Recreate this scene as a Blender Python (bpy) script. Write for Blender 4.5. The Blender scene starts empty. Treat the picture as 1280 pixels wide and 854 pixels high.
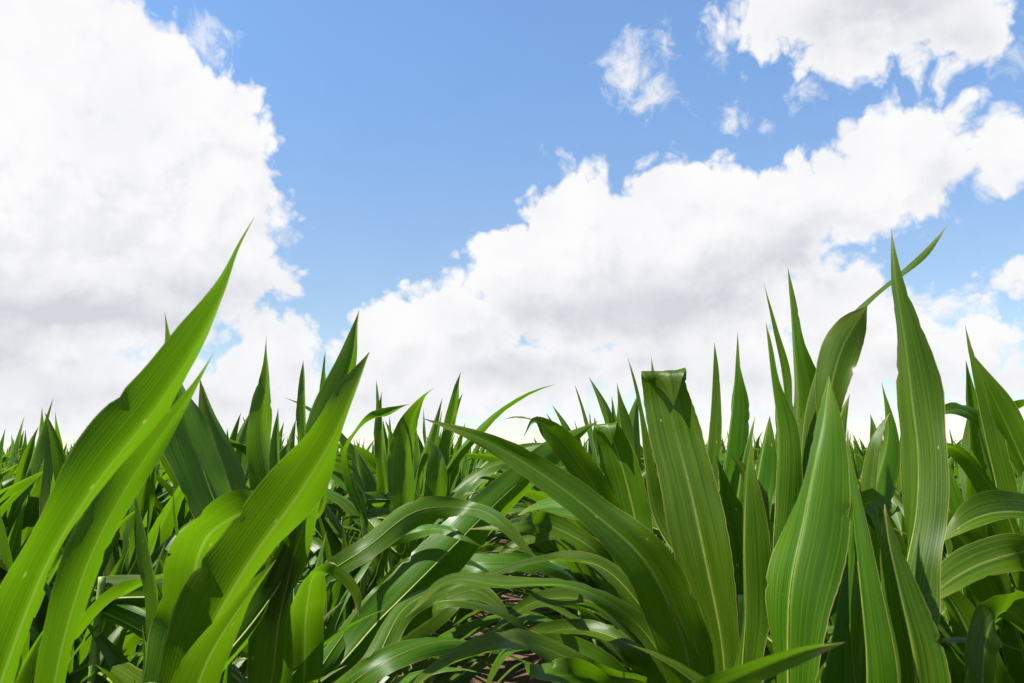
import bpy, math, random
import numpy as np
from mathutils import Vector, Matrix

scene = bpy.context.scene
COL = scene.collection
rng = random.Random(11)
PI = math.pi

# ------------------------------------------------------------------ camera
CAM_H = 1.06
LENS = 28.0
PITCH = math.radians(8.6)
PW, PH = 1280.0, 854.0
F = PW * LENS / 36.0
camd = bpy.data.cameras.new('camera')
cam = bpy.data.objects.new('camera', camd)
COL.objects.link(cam)
cam.location = (0, 0, CAM_H)
cam.rotation_euler = (PI / 2 + PITCH, 0, 0)
camd.lens = LENS
camd.sensor_width = 36
camd.clip_start = 0.02
camd.clip_end = 3000
camd.dof.use_dof = True
camd.dof.focus_distance = 1.9
camd.dof.aperture_fstop = 13
scene.camera = cam
R = Matrix.Rotation(PI / 2 + PITCH, 3, 'X')
CAM = Vector((0, 0, CAM_H))

def ray(px, py):
    return R @ Vector(((px - PW / 2) / F, (PH / 2 - py) / F, -1.0))

def at(px, py, Y):
    d = ray(px, py)
    return CAM + d * (Y / d.y)

def azel(px, py):
    d = ray(px, py).normalized()
    return math.atan2(d.x, d.y), math.asin(d.z)

# ------------------------------------------------------------------ node helpers
class NT:
    def __init__(self, tree):
        self.t = tree
    def n(self, typ, **kw):
        nd = self.t.nodes.new(typ)
        for k, v in kw.items():
            setattr(nd, k, v)
        return nd
    def link(self, a, b):
        self.t.links.new(a, b)
    def put(self, sock, v):
        if hasattr(v, 'is_linked') or hasattr(v, 'node'):
            self.link(v, sock)
        else:
            sock.default_value = v
    def m(self, op, a, b=None, c=None, clamp=False):
        nd = self.n('ShaderNodeMath', operation=op, use_clamp=clamp)
        self.put(nd.inputs[0], a)
        if b is not None: self.put(nd.inputs[1], b)
        if c is not None: self.put(nd.inputs[2], c)
        return nd.outputs[0]
    def v(self, op, a, b=None, scale=None):
        nd = self.n('ShaderNodeVectorMath', operation=op)
        self.put(nd.inputs[0], a)
        if b is not None: self.put(nd.inputs[1], b)
        if scale is not None: self.put(nd.inputs['Scale'], scale)
        return nd.outputs['Value'] if op in ('LENGTH', 'DOT_PRODUCT', 'DISTANCE') else nd.outputs[0]
    def noise(self, vec, scale, detail=4, rough=0.5, dist=0.0, dim='3D'):
        nd = self.n('ShaderNodeTexNoise', noise_dimensions=dim)
        self.put(nd.inputs['Vector'], vec)
        nd.inputs['Scale'].default_value = scale
        nd.inputs['Detail'].default_value = detail
        nd.inputs['Roughness'].default_value = rough
        nd.inputs['Distortion'].default_value = dist
        return nd
    def rmap(self, val, a, b, c=0.0, d=1.0, smooth=True):
        nd = self.n('ShaderNodeMapRange', interpolation_type='SMOOTHSTEP' if smooth else 'LINEAR')
        self.put(nd.inputs['Value'], val)
        nd.inputs['From Min'].default_value = a
        nd.inputs['From Max'].default_value = b
        nd.inputs['To Min'].default_value = c
        nd.inputs['To Max'].default_value = d
        return nd.outputs['Result']
    def mix(self, fac, a, b):
        nd = self.n('ShaderNodeMix', data_type='RGBA')
        self.put(nd.inputs[0], fac)
        self.put(nd.inputs[6], a)
        self.put(nd.inputs[7], b)
        return nd.outputs[2]

# ------------------------------------------------------------------ light
SUN_EL = math.radians(52)
SUN_AZ = math.radians(-108)          # from +Y towards +X
sdir = Vector((math.sin(SUN_AZ) * math.cos(SUN_EL), math.cos(SUN_AZ) * math.cos(SUN_EL), math.sin(SUN_EL)))
sl = bpy.data.lights.new('sun', 'SUN')
sl.energy = 5.0
sl.angle = math.radians(0.53)
sl.color = (1.0, 0.955, 0.88)
so = bpy.data.objects.new('sun', sl)
COL.objects.link(so)
so.rotation_euler = (-sdir).to_track_quat('-Z', 'Y').to_euler()
so.location = (-20, 5, 40)

# ------------------------------------------------------------------ sky with cumulus
world = bpy.data.worlds.new('World')
scene.world = world
world.use_nodes = True
world.node_tree.nodes.clear()
world.cycles.sampling_method = 'MANUAL'
world.cycles.sample_map_resolution = 512

def ell(px, py, rx, ry, rot=0):
    """a cloud lobe standing at a direction of the sky: azimuth, elevation, radii (rad), tilt"""
    a, e = azel(px, py)
    return (a, e, rx / F * 0.93, ry / F * 0.93, math.radians(rot))

CUMULUS = [ell(*q) for q in [
    (40, 190, 220, 200), (150, 190, 130, 160), (245, 170, 85, 90), (262, 255, 85, 95), (95, 345, 235, 92), (296, 325, 62, 54),
    (60, 40, 110, 80), (-40, 480, 260, 55), (130, 480, 190, 34), (345, 455, 62, 50), (290, 500, 90, 50), (-150, 250, 220, 260),
    (728, 304, 88, 104), (352, 335, 24, 32), (344, 262, 18, 26), (1135, 196, 74, 58), (855, 285, 135, 82), (660, 350, 90, 70), (565, 405, 90, 62), (490, 430, 60, 62), (800, 380, 200, 75),
    (985, 262, 110, 58, 12), (1140, 212, 70, 50, 20), (1235, 200, 60, 30, 10), (1060, 250, 90, 50, 15), (960, 330, 110, 48, 15),
    (640, 470, 210, 48), (880, 455, 170, 48), (1055, 400, 82, 62), (1120, 440, 120, 46), (1000, 480, 190, 36), (520, 500, 140, 34),
    (1060, 14, 140, 36), (1120, 52, 96, 34), (1170, 14, 100, 42), (1215, 40, 46, 40), (1010, 2, 80, 28), (1130, -70, 190, 80),
    (1280, 335, 84, 17, 20), (1300, 470, 60, 20),
]]
WISPS = [ell(*q) for q in [
    (790, 85, 30, 38, -30), (815, 118, 38, 24, -10), (832, 48, 14, 22), (775, 70, 22, 16), (255, 45, 34, 22), (1020, 127, 32, 18), (895, 57, 11, 14),
    (905, 140, 26, 16), (955, 146, 9, 7), (350, 345, 24, 34), (345, 270, 24, 34), (1275, 80, 26, 14, 30), (1180, 378, 60, 26), (1220, 430, 60, 22),
    (930, 385, 40, 20), (1140, 262, 40, 14),
]]
GREY = [ell(*q) for q in [
    (110, 395, 190, 34), (250, 365, 80, 34), (330, 380, 60, 26), (60, 455, 160, 14), (180, 500, 120, 14),
    (850, 380, 190, 45, 6), (700, 400, 110, 42), (980, 330, 110, 40, 14), (610, 460, 70, 28), (750, 460, 120, 26), (1060, 470, 110, 20),
    (1120, 10, 120, 40), (1170, 60, 60, 30), (420, 500, 60, 20),
]]

def lobes_group(name, lobes, k):
    """signed angular depth (rad) inside the union of the lobes at a direction (azimuth, elevation)"""
    g = bpy.data.node_groups.new(name, 'ShaderNodeTree')
    g.interface.new_socket('P', in_out='INPUT', socket_type='NodeSocketVector')
    g.interface.new_socket('D', in_out='OUTPUT', socket_type='NodeSocketFloat')
    t = NT(g)
    gi = t.n('NodeGroupInput'); go = t.n('NodeGroupOutput')
    acc = None
    for (a, e, rx, ry, rot) in lobes:
        mp = t.n('ShaderNodeMapping', vector_type='TEXTURE')
        t.link(gi.outputs[0], mp.inputs[0])
        mp.inputs['Location'].default_value = (a, e, 0)
        mp.inputs['Rotation'].default_value = (0, 0, rot)
        mp.inputs['Scale'].default_value = (rx, ry, 1)
        r = t.v('LENGTH', mp.outputs[0])
        s = t.m('MULTIPLY_ADD', r, -min(rx, ry), min(rx, ry))
        acc = s if acc is None else t.m('SMOOTH_MAX', acc, s, k)
    t.link(acc, go.inputs[0])
    return g

gC = lobes_group('cumulus_lobes', CUMULUS, 0.022)
gW = lobes_group('wisp_lobes', WISPS, 0.012)
gG = lobes_group('cloud_base_lobes', GREY, 0.03)

# density group: lobes + billows
gD = bpy.data.node_groups.new('cumulus_depth', 'ShaderNodeTree')
gD.interface.new_socket('P', in_out='INPUT', socket_type='NodeSocketVector')
gD.interface.new_socket('D', in_out='OUTPUT', socket_type='NodeSocketFloat')
gD.interface.new_socket('B', in_out='OUTPUT', socket_type='NodeSocketFloat')
gD.interface.new_socket('W', in_out='OUTPUT', socket_type='NodeSocketFloat')
t = NT(gD)
gi = t.n('NodeGroupInput'); go = t.n('NodeGroupOutput')
P = gi.outputs[0]
w1 = t.v('SUBTRACT', t.noise(P, 9, 3, 0.5).outputs['Color'], (0.5, 0.5, 0.5))
w2 = t.v('SUBTRACT', t.noise(P, 30, 3, 0.5).outputs['Color'], (0.5, 0.5, 0.5))
Pa = t.v('ADD', P, t.v('SCALE', w1, scale=0.075))
Pb = t.v('ADD', Pa, t.v('SCALE', w2, scale=0.013))
def vor(vec, scale, detail):
    nd = t.n('ShaderNodeTexVoronoi', feature='F1', voronoi_dimensions='2D', normalize=True)
    t.link(vec, nd.inputs['Vector'])
    nd.inputs['Scale'].default_value = scale
    nd.inputs['Detail'].default_value = detail
    nd.inputs['Roughness'].default_value = 0.55
    nd.inputs['Lacunarity'].default_value = 2.1
    return nd.outputs['Distance']
def grp(tree, g, p):
    nd = tree.n('ShaderNodeGroup'); nd.node_tree = g
    tree.link(p, nd.inputs[0])
    return nd
S = grp(t, gC, Pa).outputs[0]
b1 = t.m('MULTIPLY_ADD', vor(Pb, 20, 3.0), -0.085, 0.034)
b2 = t.m('MULTIPLY_ADD', t.noise(P, 50, 6, 0.55).outputs[0], 0.018, -0.009)
D = t.m('ADD', t.m('ADD', S, b1), b2)
t.link(D, go.inputs['D'])
t.link(b1, go.inputs['B'])
SW = grp(t, gW, Pa).outputs[0]
b3 = t.m('MULTIPLY_ADD', t.noise(Pb, 36, 8, 0.62, 0.4).outputs[0], 0.085, -0.044)
t.link(t.m('ADD', SW, b3), go.inputs['W'])

t = NT(world.node_tree)
tc = t.n('ShaderNodeTexCoord')
sx = t.n('ShaderNodeSeparateXYZ')
dirn = t.v('NORMALIZE', tc.outputs['Generated'])
t.link(dirn, sx.inputs[0])
az = t.m('ARCTAN2', sx.outputs[0], sx.outputs[1])
el = t.m('ARCSINE', sx.outputs[2])
cx = t.n('ShaderNodeCombineXYZ')
t.link(az, cx.inputs[0]); t.link(el, cx.inputs[1])
P = cx.outputs[0]
d0 = grp(t, gD, P)
d1 = grp(t, gD, t.v('ADD', P, (-0.012, 0.020, 0)))
relief = t.m('SUBTRACT', d0.outputs['D'], d1.outputs['D'])
alpha = t.rmap(d0.outputs['D'], -0.005, 0.016)
alphaw = t.m('MULTIPLY', t.rmap(d0.outputs['W'], -0.012, 0.030), 0.95)
# overhead and behind: scattered fair weather cloud of the same kind
fb = t.noise(dirn, 2.3, 7, 0.58).outputs[0]
away = t.m('MAXIMUM', t.rmap(el, 0.60, 0.80), t.rmap(t.m('ABSOLUTE', az), 0.85, 1.15))
alphar = t.m('MULTIPLY', t.rmap(fb, 0.50, 0.60), away)
# thin veil near the horizon
veil = t.m('MULTIPLY', t.rmap(el, 0.16, -0.02), t.rmap(t.noise(t.v('MULTIPLY', P, (4, 16, 1)), 1.6, 5, 0.55).outputs[0], 0.25, 0.72, 0.25, 1.0))
a_all = t.m('MAXIMUM', t.m('MAXIMUM', alpha, alphaw), t.m('MAXIMUM', alphar, t.m('MAXIMUM', t.m('MULTIPLY', veil, 0.66), t.rmap(el, 0.50, 0.02, 0.05, 0.20))))
grey = t.rmap(t.m('ADD', grp(t, gG, t.v('ADD', P, t.v('SCALE', t.v('SUBTRACT', t.noise(P, 14, 5, 0.55).outputs['Color'], (.5, .5, .5)), scale=0.055))).outputs[0],
             t.m('MULTIPLY_ADD', t.noise(P, 12, 3, 0.5).outputs[0], 0.05, -0.025)), -0.030, 0.045)
core = t.rmap(d0.outputs['D'], 0.004, 0.05)
rel = t.m('MULTIPLY', t.rmap(relief, 0.004, -0.036), 0.26)
shade = t.m('MINIMUM', t.m('ADD', t.m('MULTIPLY', grey, core), rel), 1.0)
crease = t.m('MULTIPLY', t.rmap(d0.outputs['B'], 0.012, -0.026), 0.22)
shade = t.m('ADD', t.m('ADD', shade, t.m('MULTIPLY', crease, core)), t.m('MULTIPLY', t.rmap(t.noise(P, 9, 3, 0.5).outputs[0], 0.40, 0.68), 0.18), clamp=True)
ccol = t.mix(shade, (1.02, 1.02, 1.03, 1), (0.70, 0.71, 0.775, 1))
sky = t.n('ShaderNodeTexSky', sky_type='NISHITA')
sky.sun_disc = False
sky.sun_elevation = SUN_EL
sky.sun_rotation = SUN_AZ
sky.air_density = 1.0
sky.dust_density = 0.15
sky.ozone_density = 1.6
skyc = t.n('ShaderNodeHueSaturation')
skyc.inputs['Saturation'].default_value = 1.17
t.link(sky.outputs[0], skyc.inputs['Color'])
t.link(t.rmap(el, 0.12, 0.56, 0.66, 1.0), skyc.inputs['Value'])
bs = t.n('ShaderNodeBackground'); t.link(skyc.outputs[0], bs.inputs[0]); bs.inputs[1].default_value = 0.100
bc = t.n('ShaderNodeBackground'); t.link(ccol, bc.inputs[0]); bc.inputs[1].default_value = 0.404
mx = t.n('ShaderNodeMixShader')
t.link(a_all, mx.inputs[0]); t.link(bs.outputs[0], mx.inputs[1]); t.link(bc.outputs[0], mx.inputs[2])
wo = t.n('ShaderNodeOutputWorld'); t.link(mx.outputs[0], wo.inputs[0])

# ------------------------------------------------------------------ materials
def new_mat(name):
    m = bpy.data.materials.new(name)
    m.use_nodes = True
    m.node_tree.nodes.clear()
    return m, NT(m.node_tree)

def leaf_material(name, dark, light, trans, rough):
    m, t = new_mat(name)
    uv = t.n('ShaderNodeUVMap', uv_map='UVMap').outputs[0]
    s = t.n('ShaderNodeSeparateXYZ'); t.link(uv, s.inputs[0])
    u, v = s.outputs[0], s.outputs[1]                 # u across 0..1, v along, metres
    oi = t.n('ShaderNodeObjectInfo')
    c = t.n('ShaderNodeCombineXYZ')
    t.link(t.m('MULTIPLY', u, 46.0), c.inputs[0]); t.link(t.m('MULTIPLY', v, 1.2), c.inputs[1])
    t.link(t.m('MULTIPLY', oi.outputs['Random'], 37.0), c.inputs[2])
    vein = t.noise(c.outputs[0], 1.0, 3, 0.6).outputs[0]
    c2 = t.n('ShaderNodeCombineXYZ')
    t.link(t.m('MULTIPLY', u, 5.0), c2.inputs[0]); t.link(t.m('MULTIPLY', v, 5.0), c2.inputs[1])
    t.link(t.m('MULTIPLY', oi.outputs['Random'], 91.0), c2.inputs[2])
    mott = t.noise(c2.outputs[0], 1.0, 4, 0.6).outputs[0]
    off = t.m('ABSOLUTE', t.m('SUBTRACT', u, 0.5))    # 0 at the midrib, .5 at the margin
    rib = t.rmap(off, 0.042, 0.010)
    rib = t.m('MULTIPLY', rib, t.rmap(v, 0.62, 0.25, 0.25, 1.0))
    edge = t.rmap(off, 0.482, 0.497)
    base = t.mix(t.rmap(vein, 0.30, 0.70), dark, light)
    base = t.mix(t.m('MULTIPLY', t.rmap(mott, 0.35, 0.75), 0.45), base, (light[0] * 1.5, light[1] * 1.18, light[2] * 0.8, 1))
    lines = t.m('SINE', t.m('MULTIPLY', u, 150.0))
    base = t.mix(t.m('MULTIPLY', t.rmap(lines, 0.3, 1.0), 0.075), base, (0.20, 0.30, 0.05, 1))
    base = t.mix(t.m('MULTIPLY', rib, 0.42), base, (0.34, 0.42, 0.10, 1))
    base = t.mix(t.m('MULTIPLY', edge, 0.55), base, (0.36, 0.32, 0.10, 1))
    # dead flecks and pale feeding scars
    vo = t.n('ShaderNodeTexVoronoi', feature='F1')
    c3 = t.n('ShaderNodeCombineXYZ')
    t.link(t.m('MULTIPLY', u, 5.5), c3.inputs[0]); t.link(t.m('MULTIPLY', v, 36.0), c3.inputs[1]); t.link(t.m('MULTIPLY', oi.outputs['Random'], 53.0), c3.inputs[2])
    t.link(c3.outputs[0], vo.inputs['Vector']); vo.inputs['Scale'].default_value = 1.0
    fleck = t.m('MULTIPLY', t.rmap(vo.outputs['Distance'], 0.13, 0.07), t.m('GREATER_THAN', t.n_sep(vo.outputs['Color']), 0.90))
    base = t.mix(t.m('MULTIPLY', fleck, 0.7), base, (0.42, 0.36, 0.14, 1))
    al = t.n('ShaderNodeSeparateXYZ'); t.link(t.n('ShaderNodeUVMap', uv_map='Along').outputs[0], al.inputs[0])
    tipn = t.m('ADD', al.outputs[0], t.m('MULTIPLY_ADD', mott, 0.10, -0.05))
    dry = t.m('MULTIPLY', t.rmap(tipn, 0.955, 1.0), t.m('GREATER_THAN', t.m('FRACT', t.m('MULTIPLY', oi.outputs['Random'], 17.3)), 0.35))
    base = t.mix(t.rmap(tipn, 0.86, 0.98, 0.0, 0.35), base, (0.16, 0.19, 0.02, 1))
    base = t.mix(t.m('MULTIPLY', dry, 0.85), base, (0.30, 0.21, 0.085, 1))
    streak = t.rmap(t.noise(c.outputs[0], 0.35, 4, 0.6).outputs[0], 0.52, 0.72)
    base = t.mix(t.m('MULTIPLY', streak, 0.18), base, (0.10, 0.165, 0.02, 1))
    hsv = t.n('ShaderNodeHueSaturation')
    t.link(base, hsv.inputs['Color'])
    t.link(t.m('MULTIPLY_ADD', oi.outputs['Random'], 0.03, 0.487), hsv.inputs['Hue'])
    t.link(t.m('MULTIPLY_ADD', oi.outputs['Random'], 0.35, 0.83), hsv.inputs['Value'])
    col = hsv.outputs[0]
    bh = t.m('ADD', t.m('MULTIPLY', vein, 0.6), t.m('MULTIPLY', lines, 0.10))
    bump = t.n('ShaderNodeBump'); bump.inputs['Strength'].default_value = 0.26; bump.inputs['Distance'].default_value = 0.0014
    t.link(bh, bump.inputs['Height'])
    p = t.n('ShaderNodeBsdfPrincipled')
    t.link(col, p.inputs['Base Color'])
    t.link(t.rmap(mott, 0.3, 0.8, rough - 0.05, rough + 0.10), p.inputs['Roughness'])
    p.inputs['Specular IOR Level'].default_value = 0.28
    p.inputs['IOR'].default_value = 1.45
    t.link(bump.outputs[0], p.inputs['Normal'])
    tr = t.n('ShaderNodeBsdfTranslucent')
    tcol = t.mix(0.55, col, trans)
    tcol = t.mix(t.m('MULTIPLY', rib, 0.22), tcol, (0.30, 0.36, 0.05, 1))
    t.link(tcol, tr.inputs[0]); t.link(bump.outputs[0], tr.inputs['Normal'])
    ad = t.n('ShaderNodeAddShader')
    ms = t.n('ShaderNodeMixShader'); ms.inputs[0].default_value = 0.40
    t.link(p.outputs[0], ms.inputs[1]); t.link(tr.outputs[0], ms.inputs[2])
    t.t.nodes.remove(ad)
    o = t.n('ShaderNodeOutputMaterial'); t.link(ms.outputs[0], o.inputs[0])
    return m

def n_sep(self, col):
    nd = self.n('ShaderNodeSeparateColor'); self.link(col, nd.inputs[0]); return nd.outputs[0]
NT.n_sep = n_sep

M_LEAF = leaf_material('maize_leaf', (0.014, 0.044, 0.0014, 1), (0.054, 0.120, 0.003, 1), (0.17, 0.38, 0.002, 1), 0.36)

def stem_material():
    m, t = new_mat('maize_stalk')
    tc = t.n('ShaderNodeTexCoord')
    mp = t.n('ShaderNodeMapping'); t.link(tc.outputs['Object'], mp.inputs[0]); mp.inputs['Scale'].default_value = (90, 90, 4)
    n = t.noise(mp.outputs[0], 1.0, 3, 0.6).outputs[0]
    base = t.mix(t.rmap(n, 0.3, 0.7), (0.09, 0.17, 0.025, 1), (0.19, 0.27, 0.06, 1))
    p = t.n('ShaderNodeBsdfPrincipled'); t.link(base, p.inputs['Base Color']); p.inputs['Roughness'].default_value = 0.45
    o = t.n('ShaderNodeOutputMaterial'); t.link(p.outputs[0], o.inputs[0])
    return m
M_STALK = stem_material()

def rib_material():
    m, t = new_mat('leaf_midrib')
    tc = t.n('ShaderNodeTexCoord')
    n = t.noise(tc.outputs['Object'], 60.0, 2, 0.5).outputs[0]
    base = t.mix(t.rmap(n, 0.3, 0.7), (0.18, 0.28, 0.03, 1), (0.29, 0.38, 0.06, 1))
    p = t.n('ShaderNodeBsdfPrincipled'); t.link(base, p.inputs['Base Color']); p.inputs['Roughness'].default_value = 0.4
    tr = t.n('ShaderNodeBsdfTranslucent'); t.link(base, tr.inputs[0])
    ms = t.n('ShaderNodeMixShader'); ms.inputs[0].default_value = 0.4
    t.link(p.outputs[0], ms.inputs[1]); t.link(tr.outputs[0], ms.inputs[2])
    o = t.n('ShaderNodeOutputMaterial'); t.link(ms.outputs[0], o.inputs[0])
    return m
M_RIB = rib_material()

def soil_material():
    m, t = new_mat('bare_soil')
    tc = t.n('ShaderNodeTexCoord')
    n1 = t.noise(tc.outputs['Object'], 7.0, 8, 0.65).outputs[0]
    n2 = t.noise(tc.outputs['Object'], 60.0, 5, 0.6).outputs[0]
    base = t.mix(t.rmap(n1, 0.3, 0.7), (0.055, 0.028, 0.016, 1), (0.14, 0.074, 0.040, 1))
    base = t.mix(t.m('MULTIPLY', t.rmap(n2, 0.5, 0.75), 0.5), base, (0.28, 0.19, 0.12, 1))
    bump = t.n('ShaderNodeBump'); bump.inputs['Strength'].default_value = 0.9; bump.inputs['Distance'].default_value = 0.03
    t.link(t.m('ADD', n1, t.m('MULTIPLY', n2, 0.3)), bump.inputs['Height'])
    p = t.n('ShaderNodeBsdfPrincipled'); t.link(base, p.inputs['Base Color']); p.inputs['Roughness'].default_value = 0.95
    t.link(bump.outputs[0], p.inputs['Normal'])
    o = t.n('ShaderNodeOutputMaterial'); t.link(p.outputs[0], o.inputs[0])
    return m
M_SOIL = soil_material()

# ------------------------------------------------------------------ blades
def hermite(P, W, D, nseg):
    """Catmull-Rom through points (centripetal-like by chord), widths and side directions along"""
    n = len(P)
    L = [0.0]
    for i in range(1, n):
        L.append(L[-1] + max((P[i] - P[i - 1]).length, 1e-4))
    def tang(A, i):
        if i == 0: return (A[1] - A[0]) / (L[1] - L[0])
        if i == n - 1: return (A[-1] - A[-2]) / (L[-1] - L[-2])
        a = (A[i] - A[i - 1]) / (L[i] - L[i - 1]); b = (A[i + 1] - A[i]) / (L[i + 1] - L[i])
        ha = L[i] - L[i - 1]; hb = L[i + 1] - L[i]
        return (a * hb + b * ha) / (ha + hb)
    tp = [tang(P, i) for i in range(n)]; tw = [tang(W, i) for i in range(n)]
    out = []
    for k in range(nseg + 1):
        s = L[-1] * k / nseg
        i = 0
        while i < n - 2 and s > L[i + 1]: i += 1
        h = L[i + 1] - L[i]; u = (s - L[i]) / h
        h00 = 2*u**3 - 3*u**2 + 1; h10 = u**3 - 2*u**2 + u; h01 = -2*u**3 + 3*u**2; h11 = u**3 - u**2
        pos = P[i] * h00 + tp[i] * (h * h10) + P[i + 1] * h01 + tp[i + 1] * (h * h11)
        w = W[i] * h00 + tw[i] * (h * h10) + W[i + 1] * h01 + tw[i + 1] * (h * h11)
        d = D[i].lerp(D[i + 1], u * u * (3 - 2 * u)).normalized()
        out.append((pos, max(w, 0.0), d, s))
    return out, L[-1]

def blade_geo(sec, total, cols=6, fold=0.25, ripple=0.006, seed=0, curl=0.0, torn=True):
    """sec: list of (pos, width, side, s). Cross section: V fold about the midrib, curl at the margins, wavy margins."""
    r = random.Random(seed)
    ph1, ph2 = r.uniform(0, 6.28), r.uniform(0, 6.28)
    f1, f2 = r.uniform(14, 24), r.uniform(14, 24)
    V, UV, FC, ctr = [], [], [], []
    n = len(sec)
    nick = {-1: 0.0, 1: 0.0}
    for i, (p, w, d, s) in enumerate(sec):
        a = sec[max(i - 1, 0)][0]; b = sec[min(i + 1, n - 1)][0]
        tg = (b - a)
        tg = tg.normalized() if tg.length > 1e-7 else Vector((0, 0, 1))
        d = (d - tg * d.dot(tg)).normalized()
        nn = d.cross(tg).normalized()
        hw = max(w * 0.5, 0.0004)
        ctr.append((p, nn, d, w))
        for sd in (-1, 1):
            nick[sd] = r.uniform(.0, .03) if r.random() > 0.045 or n < 30 or not torn else r.uniform(.06, .20)
        for j in range(cols + 1):
            u = -1 + 2 * j / cols
            au = abs(u)
            wav = (math.sin(s * f1 + ph1) if u < 0 else math.sin(s * f2 + ph2)) * ripple * au ** 2 * min(1, hw / 0.03)
            wav += math.sin(s * f1 * 2.3 + ph2 * (1 if u < 0 else 2)) * ripple * 0.35 * au ** 3 * min(1, hw / 0.03)
            z = fold * hw * (au ** 1.15) * (1.0 if au < 1 else 1.0) - curl * hw * au ** 3 + wav
            k = math.cos(math.atan(fold)) 
            ue = u * (1 - nick[1 if u > 0 else -1]) if au > 0.99 else u
            V.append(p + d * (ue * hw * k) + nn * z)
            UV.append((j / cols, s))
    c1 = cols + 1
    for i in range(n - 1):
        for j in range(cols):
            FC.append((i * c1 + j, i * c1 + j + 1, (i + 1) * c1 + j + 1, (i + 1) * c1 + j))
    return V, FC, UV, ctr

def mesh_from(name, V, FC, UV, mat, tip=1.0):
    me = bpy.data.meshes.new(name)
    me.from_pydata([tuple(v) for v in V], [], FC)
    if UV is not None:
        l = me.uv_layers.new(name='UVMap')
        idx = np.array([i for f in FC for i in f], dtype=np.int32)
        uv = np.array(UV, dtype=np.float32)[idx]
        l.data.foreach_set('uv', uv.ravel())
        l2 = me.uv_layers.new(name='Along')
        uv2 = np.zeros_like(uv); uv2[:, 0] = tip * uv[:, 1] / max(uv[:, 1].max(), 1e-6)
        l2.data.foreach_set('uv', uv2.ravel())
    me.polygons.foreach_set('use_smooth', [True] * len(me.polygons))
    me.materials.append(mat)
    me.update()
    return me

def tube_geo(path, radii, sides=8):
    V, FC = [], []
    n = len(path)
    for i, p in enumerate(path):
        tg = (path[min(i + 1, n - 1)] - path[max(i - 1, 0)]).normalized()
        x = tg.cross(Vector((0, 1, 0.01))).normalized(); y = tg.cross(x)
        for k in range(sides):
            a = 2 * PI * k / sides
            V.append(p + (x * math.cos(a) + y * math.sin(a)) * radii[i])
    for i in range(n - 1):
        for k in range(sides):
            FC.append((i * sides + k, i * sides + (k + 1) % sides, (i + 1) * sides + (k + 1) % sides, (i + 1) * sides + k))
    FC.append(tuple(range((n - 1) * sides, n * sides)))
    return V, FC

def stalk_geo(h, r0=0.014, seed=0, sides=8):
    r = random.Random(seed)
    path, rad = [], []
    nn = 6
    x, y = 0, 0
    for i in range(nn + 1):
        z = h * i / nn
        rr = r0 * (1 - 0.55 * i / nn)
        x += r.uniform(-.004, .004); y += r.uniform(-.004, .004)
        if i: path.append(Vector((x, y, z - 0.012))); rad.append(rr)
        path.append(Vector((x, y, z))); rad.append(rr * (1.16 if 0 < i < nn else 1))
        if i < nn: path.append(Vector((x, y, z + 0.012))); rad.append(rr)
    return tube_geo(path, rad, sides)

def rib_geo(ctr, total_w0, frac=0.72):
    """a slim raised rib along the blade's centre line, proud of both faces"""
    V, FC = [], []
    n = max(3, int(len(ctr) * frac))
    for i in range(n):
        p, nn, d, w = ctr[i]
        k = (1 - i / (n - 1)) ** 1.3
        a = min(0.0042, 0.045 * w + 0.0004) * (0.10 + 0.90 * k)
        h = a * 0.55 + 0.0004
        for (du, dn) in ((-a, 0.25 * h), (0, -h), (a, 0.25 * h), (0, h)):
            V.append(p + d * du + nn * dn)
    for i in range(n - 1):
        for k in range(4):
            FC.append((i * 4 + k, i * 4 + (k + 1) % 4, (i + 1) * 4 + (k + 1) % 4, (i + 1) * 4 + k))
    return V, FC

def link(name, me, parent=None):
    o = bpy.data.objects.new(name, me)
    COL.objects.link(o)
    if parent: o.parent = parent
    return o

def plant_root(loc, label, group):
    o = bpy.data.objects.new('maize_plant', None)
    o.empty_display_size = 0.05
    COL.objects.link(o)
    o.location = loc
    o['label'] = label; o['category'] = 'maize plant'; o['group'] = group
    return o

# ------------------------------------------------------------------ free growing plants
def width_profile(s, W):
    base = 0.50 + 0.50 * math.sin(min(s / 0.42, 1.0) * PI / 2)
    tip = 1.0 if s < 0.42 else max(0.0, 1 - ((s - 0.42) / 0.58) ** 1.55) ** 1.05
    return W * base * tip

def grown_leaf(base, phi, e0, droop, L, W, twist, bend, nseg, cols, fold, ripple, seed, dp=2.0):
    """leaf leaving the stalk at azimuth phi, elevation e0 (rad), drooping along its length"""
    r = random.Random(seed)
    sec = []
    p = Vector(base); ph = phi
    ds = L / nseg
    for i in range(nseg + 1):
        s = i / nseg
        e = e0 - droop * s ** dp
        ph = phi + bend * s
        tg = Vector((math.cos(ph) * math.cos(e), math.sin(ph) * math.cos(e), math.sin(e)))
        side0 = Vector((-math.sin(ph), math.cos(ph), 0))
        a = twist * s
        side = Matrix.Rotation(a, 3, tg) @ side0
        sec.append((p.copy(), width_profile(s, W), side, s * L))
        p = p + tg * ds
    return blade_geo(sec, L, cols, fold, ripple, seed)

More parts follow.
